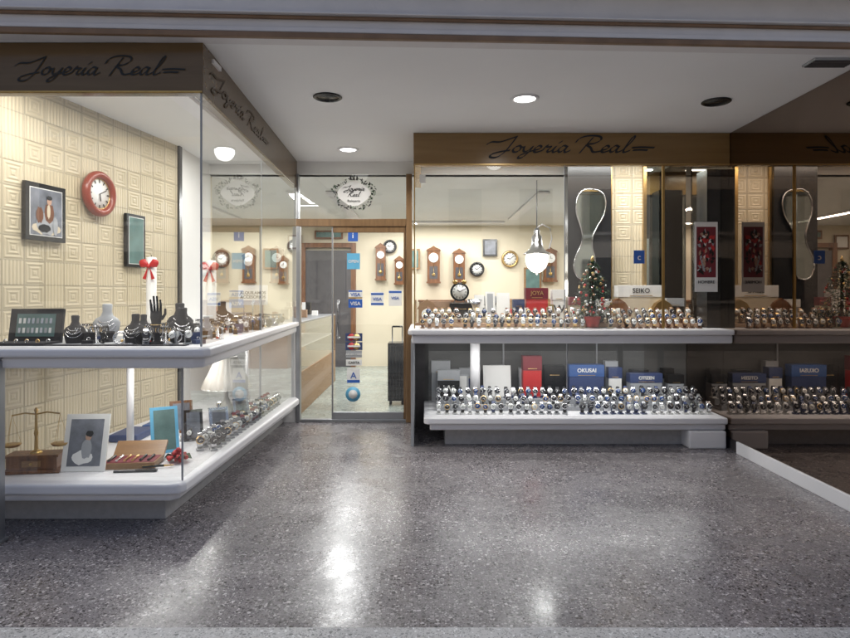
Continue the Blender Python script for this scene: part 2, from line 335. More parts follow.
MB().loft([(.262,.022,.022),(.904,.022,.022)],WHITE,12,T(-1.93,4.06,0)).loft([(.262,.022,.022),(.904,.022,.022)],WHITE,12,T(-1.6,5.6,0)).obj('shelf_posts',lc)
# ------------------------------------------------------------------ right display case
rc=empty('display_case.001')
MX=2.53
MB().box(-.095,MX-.002,5.14,5.2,2.36,CZ-.002,BRONZE).box(-.095,-.04,5.2,6.24,2.36,CZ-.002,BRONZE).box(-.09,MX-.003,5.134,5.138,2.362,2.372,GOLD).obj('fascia',rc,bevel=.004)
script_sign('fascia_lettering',1.39,.185,rc,(.51,5.136,2.465),bw=1.0)
g=MB(); plate((-.09,5.165),(1.16,5.165),1.005,2.36,GLASS,g); plate((1.166,5.165),(1.98,5.165),1.005,2.36,GLASS,g);plate((1.986,5.165),(MX-.003,5.165),1.005,2.36,GLASS,g)
plate((-.085,5.17),(-.085,6.22),1.005,2.36,GLASS,g); plate((.03,5.26),(MX-.003,5.26),.262,.88,GLASS,g); plate((.035,5.265),(.035,6.0),.262,.88,GLASS,g)
g.obj('glass_panes',rc)
MB().box(1.159,1.166,5.160,5.168,1.005,2.36,GREYC).box(1.975,1.993,5.155,5.175,1.005,2.36,BRASS).box(-.092,-.082,5.16,5.17,1.005,2.36,BRASS).box(1.2,1.206,5.252,5.26,.262,.88,GREYC).obj('glazing_bars',rc)
sh=MB(); sh.prism([(-.11,5.05),(MX-.003,5.05),(MX-.003,6.0),(-.14,6.0),(-.14,5.08)],.955,1.0,WHITE); sh.box(-.11,MX-.003,5.085,5.99,.885,.953,WHITE)
sh.obj('upper_shelf',rc,bevel=.013,seg=3)
sh=MB(); sh.prism([(.02,5.15),(MX-.01,5.15),(MX-.01,6.0),(-.01,6.0),(-.01,5.18)],.205,.26,WHITE); sh.box(.04,MX-.01,5.19,5.99,.15,.203,WHITE)
sh.obj('lower_ledge',rc,bevel=.013,seg=3)
MB().box(.17,2.2,5.32,6.0,0,.149,PLINTH).obj('plinth',rc,bevel=.005)
MB().box(2.2,MX-.02,5.16,5.5,0,.149,WHITE).obj('end_pedestal',rc,bevel=.012)
MB().box(.0,MX-.004,6.0,6.04,0,.95,BACKP).box(-.13,.0,6.0,6.3,0,.9,DARKP).box(.75,.765,5.985,5.998,.26,.88,GREYM).box(1.65,1.665,5.985,5.998,.26,.88,GREYM).obj('lower_back_panel',rc)
MB().box(1.35,1.76,5.86,6.02,1.0,2.6,BLACK).box(2.41,MX-.004,5.3,5.5,1.0,2.36,BLACK).obj('black_columns',rc)
MB().box(1.77,2.08,5.93,5.97,1.0,2.6,TILE).box(1.76,1.78,5.9,5.99,1.0,2.6,BRASS).box(2.08,2.11,5.9,5.99,1.0,2.6,BRASS).obj('tiled_partition',rc)
MB().box(2.12,2.5,5.94,5.97,1.0,2.6,CLEARMIR).obj('cabinet_mirror',rc)
MB().box(-.08,MX-.004,5.2,6.2,2.605,2.625,PALE).obj('case_ceiling',rc)
MB().loft([(.262,.045,.03),(.884,.045,.03)],WHITE,14,T(.46,5.7,0)).obj('shelf_post',rc)
mw=empty('smoked_mirror_wall')
MB().box(MX,MX+.02,3.36,7.0,.098,CZ-.002,MIRROR).obj('mirror_panels',mw)
MB().box(MX-.012,MX+.03,3.36,5.02,0,.096,WHITE).obj('skirting',mw,bevel=.004)
MB().box(MX+.022,2.72,3.36,7.0,0,CZ-.002,DARKP).obj('wall_core',mw)
for nm,x in (('entrance_post',-2.235),('entrance_post',2.29)):
    MB().box(x-.03,x+.03,3.2,3.26,0,.95,GREYM).box(x-.045,x+.045,3.19,3.27,0,.02,GREYM).loft([(.95,.026,.026),(.97,.03,.03),(.99,.02,.02)],GREYM,12,T(x,3.23,0)).obj(nm,bevel=.006)
# ------------------------------------------------------------------ door front
df=empty('shop_door')
d=MB(); d.box(-1.295,-.13,6.22,6.30,1.97,2.045,FRAMEW); d.box(-1.295,-1.255,6.22,6.3,0,1.97,GREYM); d.box(-.19,-.13,6.21,6.3,0,CZ-.135,FRAMEW); d.box(-1.295,-1.27,6.22,6.3,2.045,2.5,GREYM)
d.box(-1.25,-.19,6.23,6.29,.0,.03,GREYM)
d.obj('frame',df,bevel=.004)
d=MB(); d.box(-.94,-.925,6.24,6.27,.03,1.968,GREYM); d.box(-.215,-.192,6.235,6.275,.03,1.968,FRAMEW); d.box(-.925,-.215,6.235,6.275,.03,.10,GREYM); d.box(-.925,-.215,6.235,6.275,1.91,1.968,FRAMEW)
d.tube([(-.87,6.235,.85),(-.87,6.19,.87),(-.87,6.19,1.2),(-.87,6.235,1.22)],.012,SILVER,8)
d.obj('leaf_frame',df,bevel=.003)
g=MB(); plate((-1.27,6.255),(-.19,6.255),2.045,2.5,GLASS,g); plate((-1.255,6.255),(-.94,6.255),.03,1.97,GLASS,g); plate((-.925,6.255),(-.215,6.255),.10,1.91,GLASS,g); g.obj('glass',df)
MB().box(-.12,-.095,5.25,6.24,0,.9,GREYC).obj('side_cheek',rc)
lg=empty('shop_emblem',( -.715,6.235,2.30))
b1=MB()
pts=[(.16*math.cos(a)*(1+.06*math.cos(4*a)),.12*math.sin(a)*(1+.06*math.cos(4*a))) for a in [2*math.pi*i/28 for i in range(28)]]
b1.add([(x,0,z) for x,z in pts],[tuple(range(28))],PAPER); 
for i in range(170):
    a=random.uniform(0,2*math.pi); rr=random.uniform(.96,1.25)*(1+.08*math.sin(5*a)); x=.175*rr*math.cos(a); z=.135*rr*math.sin(a); t=random.uniform(0,6.28); s_=random.uniform(.008,.018)
    b1.add([(x-s_*math.cos(t),-.003,z-s_*math.sin(t)),(x+.4*s_*math.sin(t),-.003,z-.4*s_*math.cos(t)),(x+s_*math.cos(t),-.003,z+s_*math.sin(t)),(x-.4*s_*math.sin(t),-.003,z+.4*s_*math.cos(t))],[(0,1,2,3)],random.choice([INK,INK,GREYC,GREEN]))
for k in (-1,0,1): b1.add([(k*.03-.014,-.004,.135),(k*.03+.014,-.004,.135),(k*.034,-.004,.185)],[(0,1,2)],INK)
b1.obj('wreath',lg)
script_sign('emblem_line',.22,.07,lg,(-.11,-.006,.03),0,INK,'Joyeria',3); script_sign('emblem_line',.14,.07,lg,(-.07,-.006,-.03),0,INK,'Real',4)
text('Relojeria',.036,(0,-.006,-.075),INK,lg)
def sticker(x,z,wd,h,bg,txt='',tc=None,size=None,y=6.24,bands=None,round_=False,name='window_sticker'):
    e=empty(name,(x,y,z)); mb=MB()
    if round_:
        mb.loft([(-.001,wd/2,wd/2),(.001,wd/2,wd/2)],bg,20,T(rx=math.pi/2)); mb.loft([(.0012,wd*.3,wd*.3),(.002,wd*.3,wd*.3)],PAPER,20,T(rx=math.pi/2))
    else: mb.cbox((0,0,0),(wd,.002,h),bg)
    for bz,bh,bm in bands or []: mb.cbox((0,-.0018,bz),(wd*.98,.001,bh),bm)
    mb.obj('card',e)
    if txt: text(txt,size or h*.7,(0,-.0035,-.003),tc or PAPER,e,bold=.0006)
sticker(-.725,1.88,.10,.12,BLUE,'i',PAPER,.08); sticker(-.72,1.62,.13,.16,CYAN,'OPEN',PAPER,.04)
sticker(-.70,1.285,.14,.085,PAPER,'VISA',BLUE,.05,bands=[(.034,.014,BLUE),(-.034,.014,GOLD)])
sticker(-.70,1.195,.14,.085,BLUE,'VISA',PAPER,.052)
sticker(-.48,1.24,.13,.14,PAPER,'VISA',BLUE,.045,bands=[(.05,.02,BLUE),(-.05,.02,BLUE)])
sticker(-.30,1.25,.13,.16,PAPER,'VISA',BLUE,.04,bands=[(.06,.02,BLUE)])
def mastercard(x,z):
    e=empty('window_sticker',(x,6.24,z)); mb=MB(); mb.cbox((0,0,0),(.17,.002,.08),NAVY)
    mb.loft([(.0015,.036,.036),(.0022,.036,.036)],RED,18,T(-.024,0,0,rx=math.pi/2)); mb.loft([(.0025,.036,.036),(.003,.036,.036)],GOLD,18,T(.026,0,0,rx=math.pi/2)); mb.cbox((0,-.004,0),(.13,.001,.018),PAPER); mb.obj('card',e)
mastercard(-.715,.855); mastercard(-.715,.765)
sticker(-.715,.685,.16,.07,GREYC,'ARGEN CARD',PAPER,.026); sticker(-.715,.60,.16,.06,PAPER,'CARTA',INK,.035)
sticker(-.72,.47,.13,.15,PAPER,'A',BLUE,.09,bands=[(-.06,.03,BLUE)]); sticker(-.725,.28,.15,.15,CYAN,round_=True)
# ------------------------------------------------------------------ ceiling fixtures
def downlight(x,y,on,e_=60):
    mb=MB(); M=T(x,y,0)
    mb.torus(.085,.014,BLACK if not on else WHITE,T(x,y,CZ-.004),24,8,tw=.008)
    mb.loft([(CZ-.006,.075,.075),(CZ-.002,.078,.078)],LAMPON if on else BLACK,24,M)
    mb.obj('ceiling_downlight')
    if on:
        ld=bpy.data.lights.new('downlight_lamp','SPOT'); ld.energy=e_; ld.spot_size=R(165); ld.spot_blend=.9; ld.shadow_soft_size=.09; ld.color=(1,.98,.95)
        o=bpy.data.objects.new('downlight_lamp',ld); S.collection.objects.link(o); o.location=(x,y,CZ-.03)
downlight(-.66,4.2,0); downlight(2.02,4.3,0); downlight(.68,4.23,1,60); downlight(-.71,5.73,1,32)
v=MB(); v.box(2.2,2.45,3.5,3.62,CZ-.012,CZ-.001,GREYC)
for i in range(6): v.box(2.21,2.44,3.508+i*.019,3.516+i*.019,CZ-.018,CZ-.0125,DARKP)
v.obj('ceiling_vent')
def arealamp(name,x,y,z,lx,ly,e,col=(1,.97,.92),rx=0,ry=0,rz=0):
    ld=bpy.data.lights.new(name,'AREA'); ld.shape='RECTANGLE'; ld.size=lx; ld.size_y=ly; ld.energy=e; ld.color=col
    o=bpy.data.objects.new(name,ld); S.collection.objects.link(o); o.location=(x,y,z); o.rotation_euler=(rx,ry,rz); return o
def tubefix(x,y,z,lx,ly,e,col=(1,.995,.985)):
    MB().box(x-lx/2-.03,x+lx/2+.03,y-ly/2-.03,y+ly/2+.03,z+.004,z+.028,WHITE).obj('fluorescent_fixture'); arealamp('fluorescent_tube',x,y,z,lx,ly,e,col)
tubefix(1.4,8.6,2.465,.07,2.6,85); tubefix(-1.1,8.6,2.465,.07,2.6,85); tubefix(3.4,8.8,2.465,.07,2.4,55); tubefix(-3.0,8.6,2.465,.07,2.6,60)
tubefix(.2,10.4,2.465,2.2,.07,40)
tubefix(-1.75,3.50,2.57,1.1,.07,24,(1,.98,.94)); tubefix(-1.6,4.8,2.57,.07,2.2,28,(1,.98,.94))
tubefix(1.2,5.45,2.575,2.3,.06,52,(1,.985,.96))
tubefix(1.25,5.42,.875,2.3,.03,13,(1,.99,.97)); tubefix(-1.75,4.5,.895,.03,2.2,12,(1,.98,.94))  # under-shelf lamps added to brighten both lower tiers
# ------------------------------------------------------------------ watches
STR=[LEATHB,LEATHK,LEATHK,SILVER,SILVER,GOLD,LEATHB]; DI=[DIALW,DIALK,DIALB,DIALW,DIALK]
def watch(mb,x,y,z,rz=0,s=1,base=None,strs=STR,dials=DI):
    M=T(x,y,z,rz=rz,s=s); st=random.choice(strs); cs=random.choice([SILVER,SILVER,GOLD,GREYM,BLACK]); di=random.choice(dials)
    if base:
        mb.box(-.016,.016,-.024,.016,0,.008,base,M); mb.box(-.0105,.0105,.0,.008,.008,.070,base,M)
    Q=M@T(0,.003,.047,rx=R(-14))
    n=12; vs=[];w=.0125
    for i in range(n):
        a=2*math.pi*i/n; y_,z_=.020*math.cos(a),.037*math.sin(a); ww=w*(.75+.25*max(0,-math.cos(a)))
        vs+=[(-ww,y_,z_),(ww,y_,z_)]
    mb.add(vs,[(2*i,2*i+1,2*((i+1)%n)+1,2*((i+1)%n)) for i in range(n)],st,Q,True)
    D=Q@T(0,-.020,.0,rx=R(90))
    mb.loft([(-.003,.0195,.0195),(.003,.021,.021),(.0065,.0185,.0185)],cs,12,D)
    mb.loft([(.0066,.0168,.0168),(.0072,.0165,.0165)],di,12,D)
    hm=INK if di is DIALW else PAPER
    a=random.uniform(0,6.28); mb.box(-.0014,.0014,-.0282,-.0278,0,.012,hm,Q@T(0,0,0,ry=a)); mb.box(-.0016,.0016,-.0282,-.0278,0,.009,hm,Q@T(0,0,0,ry=a+2))
    mb.box(.020,.0235,-.025,-.021,-.002,.002,cs,Q)
def watchrow(name,x0,x1,y,z,step,bases,strs=STR,s=1.1,skip=None,dials=DI):
    mb=MB(); x=x0; grp=0; base=bases[0]
    while x<x1:
        if not(skip and skip[0]<x<skip[1]) and random.random()<.97: watch(mb,x,y+random.uniform(-.003,.003),z,random.uniform(-.15,.15),s*random.uniform(.94,1.06),base,strs,dials)
        x+=step*random.uniform(.97,1.04); grp+=1
        if grp%9==0: x+=step*.3; base=random.choice(bases)
    return mb.obj(name)
tier=MB(); tier.box(.0,2.4,5.38,5.50,1.002,1.035,TAN); tier.box(.0,2.4,5.505,5.64,1.002,1.075,BEIGE); tier.obj('display_riser',bevel=.004)
wr=[LEATHB,LEATHB,LEATHB,GOLD,SILVER,LEATHK,LEATHK,TAN]; wb=[TAN,BEIGE,LEATHB]
watchrow('watch_row',-.02,2.38,5.25,1.002,.060,wb,wr,1.12,(1.37,1.52)); 
watchrow('watch_row',.0,2.36,5.42,1.037,.060,wb,wr,1.12); watchrow('watch_row',.03,2.36,5.57,1.077,.062,[BEIGE,PAPER,TAN],wr,1.1)
tier=MB(); tier.box(.1,2.45,5.46,5.58,.262,.30,GREYC); tier.box(.1,2.45,5.585,5.72,.262,.345,GREYC); tier.obj('display_riser',bevel=.004)
ws=[SILVER,SILVER,LEATHK,LEATHK,NAVY,LEATHK,GREYM]; wl=[PAPER,GREYC,NAVY]
dk=[DIALK,DIALB,DIALK,DIALW]
for y,z in ((5.33,.262),(5.50,.302),(5.64,.347)):
    watchrow('watch_row',.12,2.45,y,z,.066,wl,ws,1.25,None,dk)
# ------------------------------------------------------------------ boxes in right case
def giftbox(name,x,y,z,wd,dp,h,mat,lid=None,txt='',tcol=INK,rz=0,ts=None):
    e=empty(name,(x,y,z),rz); mb=MB(); mb.box(-wd/2,wd/2,-dp/2,dp/2,0,h*.7,mat); mb.box(-wd/2-.003,wd/2+.003,-dp/2-.003,dp/2+.003,h*.705,h,lid or mat)
    mb.cbox((0,-dp/2-.0045,h*.74),(wd*.5,.002,h*.015),GOLD); mb.obj('box',e,bevel=.004)
    if txt: text(txt,ts or h*.3,(0,-dp/2-.006,h*.86 if ts and ts<.075 else h*.45),tcol,e,bold=.001)
giftbox('gift_box',1.03,5.75,1.002,.2,.1,.345,RED,BURG,'JOYA',GOLD,0,.05); giftbox('gift_box',1.24,5.78,1.002,.12,.1,.33,PAPER,None,'W',INK)
giftbox('watch_box',2.0,5.8,1.002,.42,.12,.37,BEIGE,PAPER,'SEIKO',INK,0,.06); giftbox('watch_box',.62,5.82,1.002,.25,.06,.27,PAPER,GREYC)
giftbox('watch_box',.14,5.8,1.002,.2,.1,.22,BEIGE,TAN); giftbox('gift_box',.86,5.72,1.002,.1,.08,.24,NAVY)
giftbox('watch_box',2.3,5.75,1.002,.16,.1,.25,BLACK,GREYC); giftbox('gift_box',1.38,5.74,1.002,.1,.08,.26,BEIGE,BURG); giftbox('gift_box',1.66,5.76,1.002,.12,.08,.24,GREYC,PAPER)
giftbox('watch_box',1.5,5.8,.262,.32,.1,.37,NAVY,BLUEB,'OKUSAI',PAPER,0,.05); giftbox('watch_box',2.05,5.8,.262,.3,.1,.29,GREYC,NAVY,'CITIZEN',PAPER,.05,.04)
giftbox('gift_box',1.0,5.82,.262,.17,.1,.45,RED,BURG); giftbox('watch_box',2.33,5.8,.262,.14,.1,.28,GREYC,BLACK); giftbox('watch_box',.22,5.8,.262,.2,.1,.32,BLACK,GREYC,'W',PAPER)
giftbox('watch_box',1.78,5.85,.262,.12,.1,.34,PAPER,NAVY)
for i in range(9): giftbox('gift_box',.15+.27*i,5.92,.262,random.uniform(.1,.2),.08,random.uniform(.28,.4),random.choice([BLACK,GREYC,NAVY,GREYC,BLACK]),random.choice([None,BLACK,GREYC]))
def easel(name,x,y,z,wd,h,fr,pic,rz=0,tilt=12,bw=.018,extra=None):
    mb=MB(); Tm=T(rx=R(-tilt))
    mb.box(-wd/2,wd/2,0,.012,0,h,fr,Tm); mb.box(-wd/2+bw,wd/2-bw,-.0015,-.0002,bw,h-bw,pic,Tm)
    mb.box(-.012,.012,0,.006,0,h*.75,BLACK,T(0,.013+h*math.sin(R(tilt))*1.7,0,rx=R(tilt*1.0)))
    if extra: extra(mb,Tm,wd,h)
    return mb.obj(name,None,(x,y,z),rz,bevel=.002)
easel('price_card',.50,5.68,1.077,.09,.21,PAPER,PAPER); easel('price_card',.60,5.68,1.077,.09,.24,PAPER,GREYC); easel('price_card',.72,5.68,1.077,.12,.23,PAPER,PAPER)
easel('price_card',.68,5.80,.262,.26,.36,PAPER,PAPER); easel('price_card',1.85,5.7,1.077,.08,.1,PAPER,PAPER); easel('price_card',.36,5.78,.262,.1,.28,GREYC,PAPER)
easel('photo_frame',2.27,5.68,1.002,.14,.24,GOLD,PHOTO); easel('price_card',1.15,5.68,1.077,.07,.12,GOLD,PAPER); easel('price_card',.92,5.68,1.077,.06,.09,PAPER,PAPER)
mb=MB(); mb.torus(.075,.014,BLACK,T(rx=math.pi/2),24,8); mb.loft([(-.015,.07,.07),(.012,.07,.07)],DIALW,24,T(rx=math.pi/2))
for i in range(12):
    a=i*math.pi/6; mb.cbox((0,-.014,.056),(.006,.002,.014),INK,Matrix.Rotation(a,4,'Y'))
mb.cbox((0,-.016,.022),(.005,.002,.045),INK,Matrix.Rotation(1.0,4,'Y')); mb.cbox((0,-.016,.015),(.007,.002,.03),INK,Matrix.Rotation(-.9,4,'Y'))
for k in (-1,1): mb.sphere((k*.04,0,.09),.024,BRASS,10); mb.tube([(k*.04,0,-.07),(k*.055,0,-.1)],.006,BLACK)
mb.obj('alarm_clock',None,(.32,5.72,1.31)); 
giftbox('watch_box',.33,5.74,1.002,.2,.1,.205,BLACK)
def mantel(x,y,z,h,mat):
    mb=MB(); mb.box(-.45*h,.45*h,-.05,.05,0,.1*h,mat); mb.box(-.33*h,.33*h,-.04,.04,.1*h,.62*h,mat); mb.prism([(-.4*h,.62*h),(.4*h,.62*h),(.25*h,.85*h),(0,h),(-.25*h,.85*h)],-.04,.04,mat,T(rx=math.pi/2))
    mb.loft([(.041,.22*h,.22*h),(.046,.22*h,.22*h)],DIALW,18,T(0,0,.42*h,rx=math.pi/2)); mb.cbox((0,-.048,.48*h),(.004,.001,.14*h),INK); mb.cbox((.04*h,-.048,.42*h),(.1*h,.001,.004),INK)
    mb.obj('mantel_clock',None,(x,y,z),bevel=.003)
mantel(1.78,5.74,1.002,.25,WOOD); mantel(2.18,5.70,1.002,.24,BRASS); mantel(.02,5.74,1.002,.24,WOOD2)
def cup(x,y,z,h,mat):
    MB().loft([(0,.3*h,.3*h),(.05*h,.3*h,.3*h),(.1*h,.08*h,.08*h),(.4*h,.06*h,.06*h),(.5*h,.2*h,.2*h),(.8*h,.27*h,.27*h),(h,.3*h,.3*h),(h*.98,.27*h,.27*h),(.6*h,.2*h,.2*h)],mat,14).torus(.13*h,.02*h,mat,T(.33*h,0,.72*h,rx=math.pi/2),12,5).torus(.13*h,.02*h,mat,T(-.33*h,0,.72*h,rx=math.pi/2),12,5).obj('trophy_cup',None,(x,y,z))
cup(.46,5.74,1.002,.24,SILVER)
mb=MB()
prof=[(0,.44),(.07,.43),(.12,.38),(.14,.29),(.125,.19),(.085,.10),(.05,.0),(.055,-.1),(.09,-.2),(.10,-.3),(.06,-.39),(0,-.42)]
C=catmull(prof,4); ptsR=[(p.x,p.y) for p in C]; ptsL=[(-p.x,p.y) for p in reversed(C[1:-1])]; loop=ptsR+ptsL
mb.tube([(x,0,z) for x,z in loop+[loop[0]]],.006,SILVER,6); mb.add([(x,.004,z) for x,z in loop],[tuple(range(len(loop)))],CLEARMIR)
mb.obj('ornate_mirror',None,(1.53,5.83,1.84),0,(0,R(6),0))
def pendant(x,y,z):
    mb=MB(); mb.tube([(0,0,2.5-z),(0,0,.36)],.006,GREYM,8)
    mb.tube([(.0,0,.36),(.06,0,.40),(.14,0,.36),(.16,0,.25),(.13,0,.14)],.007,WHITE,8)
    mb.loft([(.36,.02,.02),(.33,.035,.035),(.30,.03,.03),(.27,.055,.055),(.2,.055,.055),(.17,.065,.065),(.14,.075,.075),(.115,.10,.10),(.09,.145,.145),(.082,.145,.145)],SILVER,24)
    mb.loft([(.085,.11,.11),(.06,.12,.12),(0,.12,.12),(-.06,.095,.095),(-.1,.055,.055),(-.115,.02,.02)],GLOBE,24)
    mb.loft([(-.112,.025,.025),(-.13,.015,.015),(-.14,.004,.004)],SILVER,12)
    mb.obj('pendant_lamp',None,(x,y,z))
    ld=bpy.data.lights.new('pendant_bulb','POINT'); ld.energy=8; ld.color=(1,.96,.88); ld.shadow_soft_size=.08; o=bpy.data.objects.new('pendant_bulb',ld); S.collection.objects.link(o); o.location=(x,y-.1,z-.28)
pendant(1.19,6.6,1.63)
# christmas tree
mb=MB()
mb.loft([(0,.04,.04),(.005,.052,.052),(.07,.064,.064),(.075,.07,.07),(.095,.07,.07)],RED,18); mb.tube([(0,0,.08),(0,0,.52)],.012,WOOD)
for i in range(3200):
    h=random.random()**.85; z=.11+.46*h; rm=.165*(1-h)**.75+.014; a=random.uniform(0,6.28); rr=rm*random.uniform(.35,1.1)*(1+.15*math.sin(h*30))
    c=Vector((rr*math.cos(a),rr*math.sin(a),z-.08*rr)); dv=Vector((math.cos(a+random.uniform(-.7,.7)),math.sin(a+random.uniform(-.7,.7)),random.uniform(-.5,.4))).normalized()*.032; sd=dv.cross(Vector((0,0,1))).normalized()*.006
    mb.add([c-sd,c+sd,c+dv],[(0,1,2)],GREEN)
for i in range(120):
    h=random.random()**1.2; z=.12+.44*h; rm=.165*(1-h)**.75+.016; a=random.uniform(0,6.28); mb.sphere((rm*math.cos(a),rm*math.sin(a),z),random.uniform(.007,.014),random.choice([RED,RED,GOLD,PAPER,SILVER,TAN]),8)
mb.loft([(.56,.004,.004),(.58,.02,.006),(.62,.002,.002)],GOLD,8)
mb.obj('christmas_tree',None,(1.45,5.37,1.002))
e=empty('poster',(2.335,5.15,1.6)); mb=MB(); mb.cbox((0,0,0),(.19,.002,.58),PAPER); mb.cbox((0,-.002,.04),(.16,.001,.42),BURG)
for i in range(60):
    a=random.uniform(0,3.1); x=random.uniform(-.06,.06); z=random.uniform(-.13,.21)
    mb.add([(x+r_*math.cos(a+q),-.003-.00012*i,z+1.5*r_*math.sin(a+q)) for q,r_ in ((0,.02),(1.4,.012),(2.6,.018),(4.4,.01))],[(3,2,1,0)],random.choice([INK,RED,GREYC,PAPER,SKIN,INK]))
mb.obj('sheet',e); text('HOMBRE',.035,(0,-.004,-.21),INK,e)
sticker(1.78,1.6,.09,.11,BLUE,'c',PAPER,.07,5.155)
sticker(-.02,2.25,.05,.07,PAPER,'',None,None,5.155)
# ------------------------------------------------------------------ hung things in left case
TH=th
def hung(name,x,y,z,wd,h,fr,fn,bw=.03):
    mb=MB(); mb.box(-wd/2,wd/2,-.025,0,-h/2,h/2,fr); mb.box(-wd/2+bw,wd/2-bw,-.0265,-.0252,-h/2+bw,h/2-bw,PAPER if fn else PHOTO); 
    if fn: fn(mb)
    return mb.obj(name,None,(x,y,z),TH,bevel=.003)
def portrait(mb):
    mb.box(-.13,.13,-.028,-.0268,-.145,.145,PHOTO)
    def blob(cx,cz,rx,rz_,mat,k): 
        n=16; mb.add([(cx+rx*math.cos(2*math.pi*i/n),-.0285-.0004*k,cz+rz_*math.sin(2*math.pi*i/n)*(1+.15*math.sin(3*i+k))) for i in range(n)],[tuple(range(n))],mat)
    blob(0,-.1,.12,.04,BEIGE,0); blob(.0,-.07,.085,.07,GREYC,1); blob(.02,.0,.04,.065,LEATHB,2); blob(.015,.01,.014,.045,BEIGE,3); blob(.02,.075,.020,.026,SKIN,4); blob(.02,.096,.024,.014,LEATHK,5); blob(-.06,-.02,.03,.05,LEATHB,6); blob(-.02,-.1,.05,.025,LEATHK,7); blob(.07,-.08,.02,.06,GREYC,8)
W=lambda D:(-2.55+.1705*(D-3.33)+.01)
hung('framed_portrait',W(3.95),3.95,1.81,.33,.36,BLACK,portrait)
hung('framed_picture',W(4.85),4.85,1.707,.23,.41,BLACK,lambda mb:mb.box(-.088,.088,-.028,-.0268,-.178,.178,TEALP),.022)
mb=MB(); Rx=T(rx=math.pi/2)
mb.torus(.135,.028,REDW,Rx@T(0,0,.03),36,10,tw=.03); mb.loft([(.0,.13,.13),(.028,.13,.13)],DIALW,36,Rx); mb.torus(.107,.004,GOLD,Rx@T(0,0,.031),30,5)
for i in range(12): mb.cbox((0,-.031,.09),(.008,.002,.022),INK,Matrix.Rotation(i*math.pi/6,4,'Y'))
mb.cbox((0,-.034,.035),(.006,.002,.08),INK,Matrix.Rotation(R(65),4,'Y')); mb.cbox((0,-.034,.025),(.009,.002,.055),INK,Matrix.Rotation(R(170),4,'Y'))
mb.obj('round_wall_clock',None,(W(4.43),4.43,2.007),TH)
# ------------------------------------------------------------------ jewellery, upper left shelf
ZS=1.013
def bust(x,y,h,mat,rz=0,neck=SILVER):
    mb=MB(); k=h/.18
    mb.loft([(0,.045*k,.03*k),(.012*k,.05*k,.034*k,0,0),(.05*k,.062*k,.03*k,0,.006*k),(.085*k,.066*k,.03*k,0,.01*k),(.105*k,.052*k,.028*k,0,.014*k),(.118*k,.03*k,.026*k,0,.017*k),(.14*k,.022*k,.022*k,0,.02*k),(.175*k,.024*k,.023*k,0,.022*k),(.18*k,.018*k,.018*k,0,.022*k)],mat,18)
    for j in range(3):
        mb.torus((.034+.008*j)*k,.0025*k,neck,T(0,-.002*k,(.105-.012*j)*k,rx=R(38+8*j)),20,5)
    for i in range(9): mb.sphere(((i-4)*.006*k,-.036*k+abs(i-4)*.001,(.062+abs(i-4)**1.6*.002)*k),.0035*k,neck,6)
    return mb.obj('necklace_bust',None,(x,y,ZS),rz)
bust(-1.98,3.5,.16,VELVET,.2); bust(-1.98,3.85,.22,GREYC,.2); bust(-1.63,3.47,.17,VELVET,-.1); bust(-1.80,3.95,.15,VELVET); bust(-1.42,3.62,.2,VELVET,.5); bust(-1.37,3.9,.14,GREYC,.6); bust(-1.62,4.1,.22,VELVET,.4); bust(-1.6,4.9,.22,VELVET,.4); bust(-1.75,4.5,.18,VELVET,.4)
mb=MB(); mb.loft([(0,.04,.04),(.01,.04,.04),(.02,.02,.016),(.10,.022,.016),(.15,.034,.015),(.185,.032,.013)],VELVET,14)
for i in range(4): mb.tube([(-.024+.016*i,0,.18),(-.027+.018*i,-.004,.22),(-.028+.0185*i,-.012,.25+(.02 if i in(1,2) else 0))],.0075,VELVET,8,None,.005)
mb.tube([(.03,0,.14),(.052,-.005,.17),(.055,-.01,.2)],.009,VELVET,8,None,.006)
mb.torus(.022,.003,GOLD,T(0,0,.11),16,5); mb.torus(.009,.002,SILVER,T(-.009,-.004,.22),10,4)
mb.obj('ring_display_hand',None,(-1.50,3.46,ZS))
e=empty('display_tray',(-2.22,3.52,ZS)); mb=MB(); mb.box(-.15,.15,0,.02,0,.2,VELVET,T(rx=R(-10))); mb.box(-.11,.11,-.002,-.0003,.04,.17,TEALP,T(rx=R(-10))); mb.box(-.15,.15,-.16,.0,0,.015,VELVET)
for i in range(16): mb.cbox((-.09+.025*(i%8),-.0035,.075+.055*(i//8)),(.014,.001,.03),random.choice([PAPER,SILVER,GREYC]),T(rx=R(-10)))
for i in range(14): mb.torus(.009,.0025,random.choice([SILVER,GOLD]),T(-.13+.02*i,-.05-.03*(i%3),.02,rx=R(70)),10,4)
mb.obj('tray',e)
MB().box(-2.45,-1.3,3.36,3.42,ZS,ZS+.004,VELVET).box(-2.3,-1.5,3.44,4.1,ZS,ZS+.003,GREYC).obj('velvet_mat')
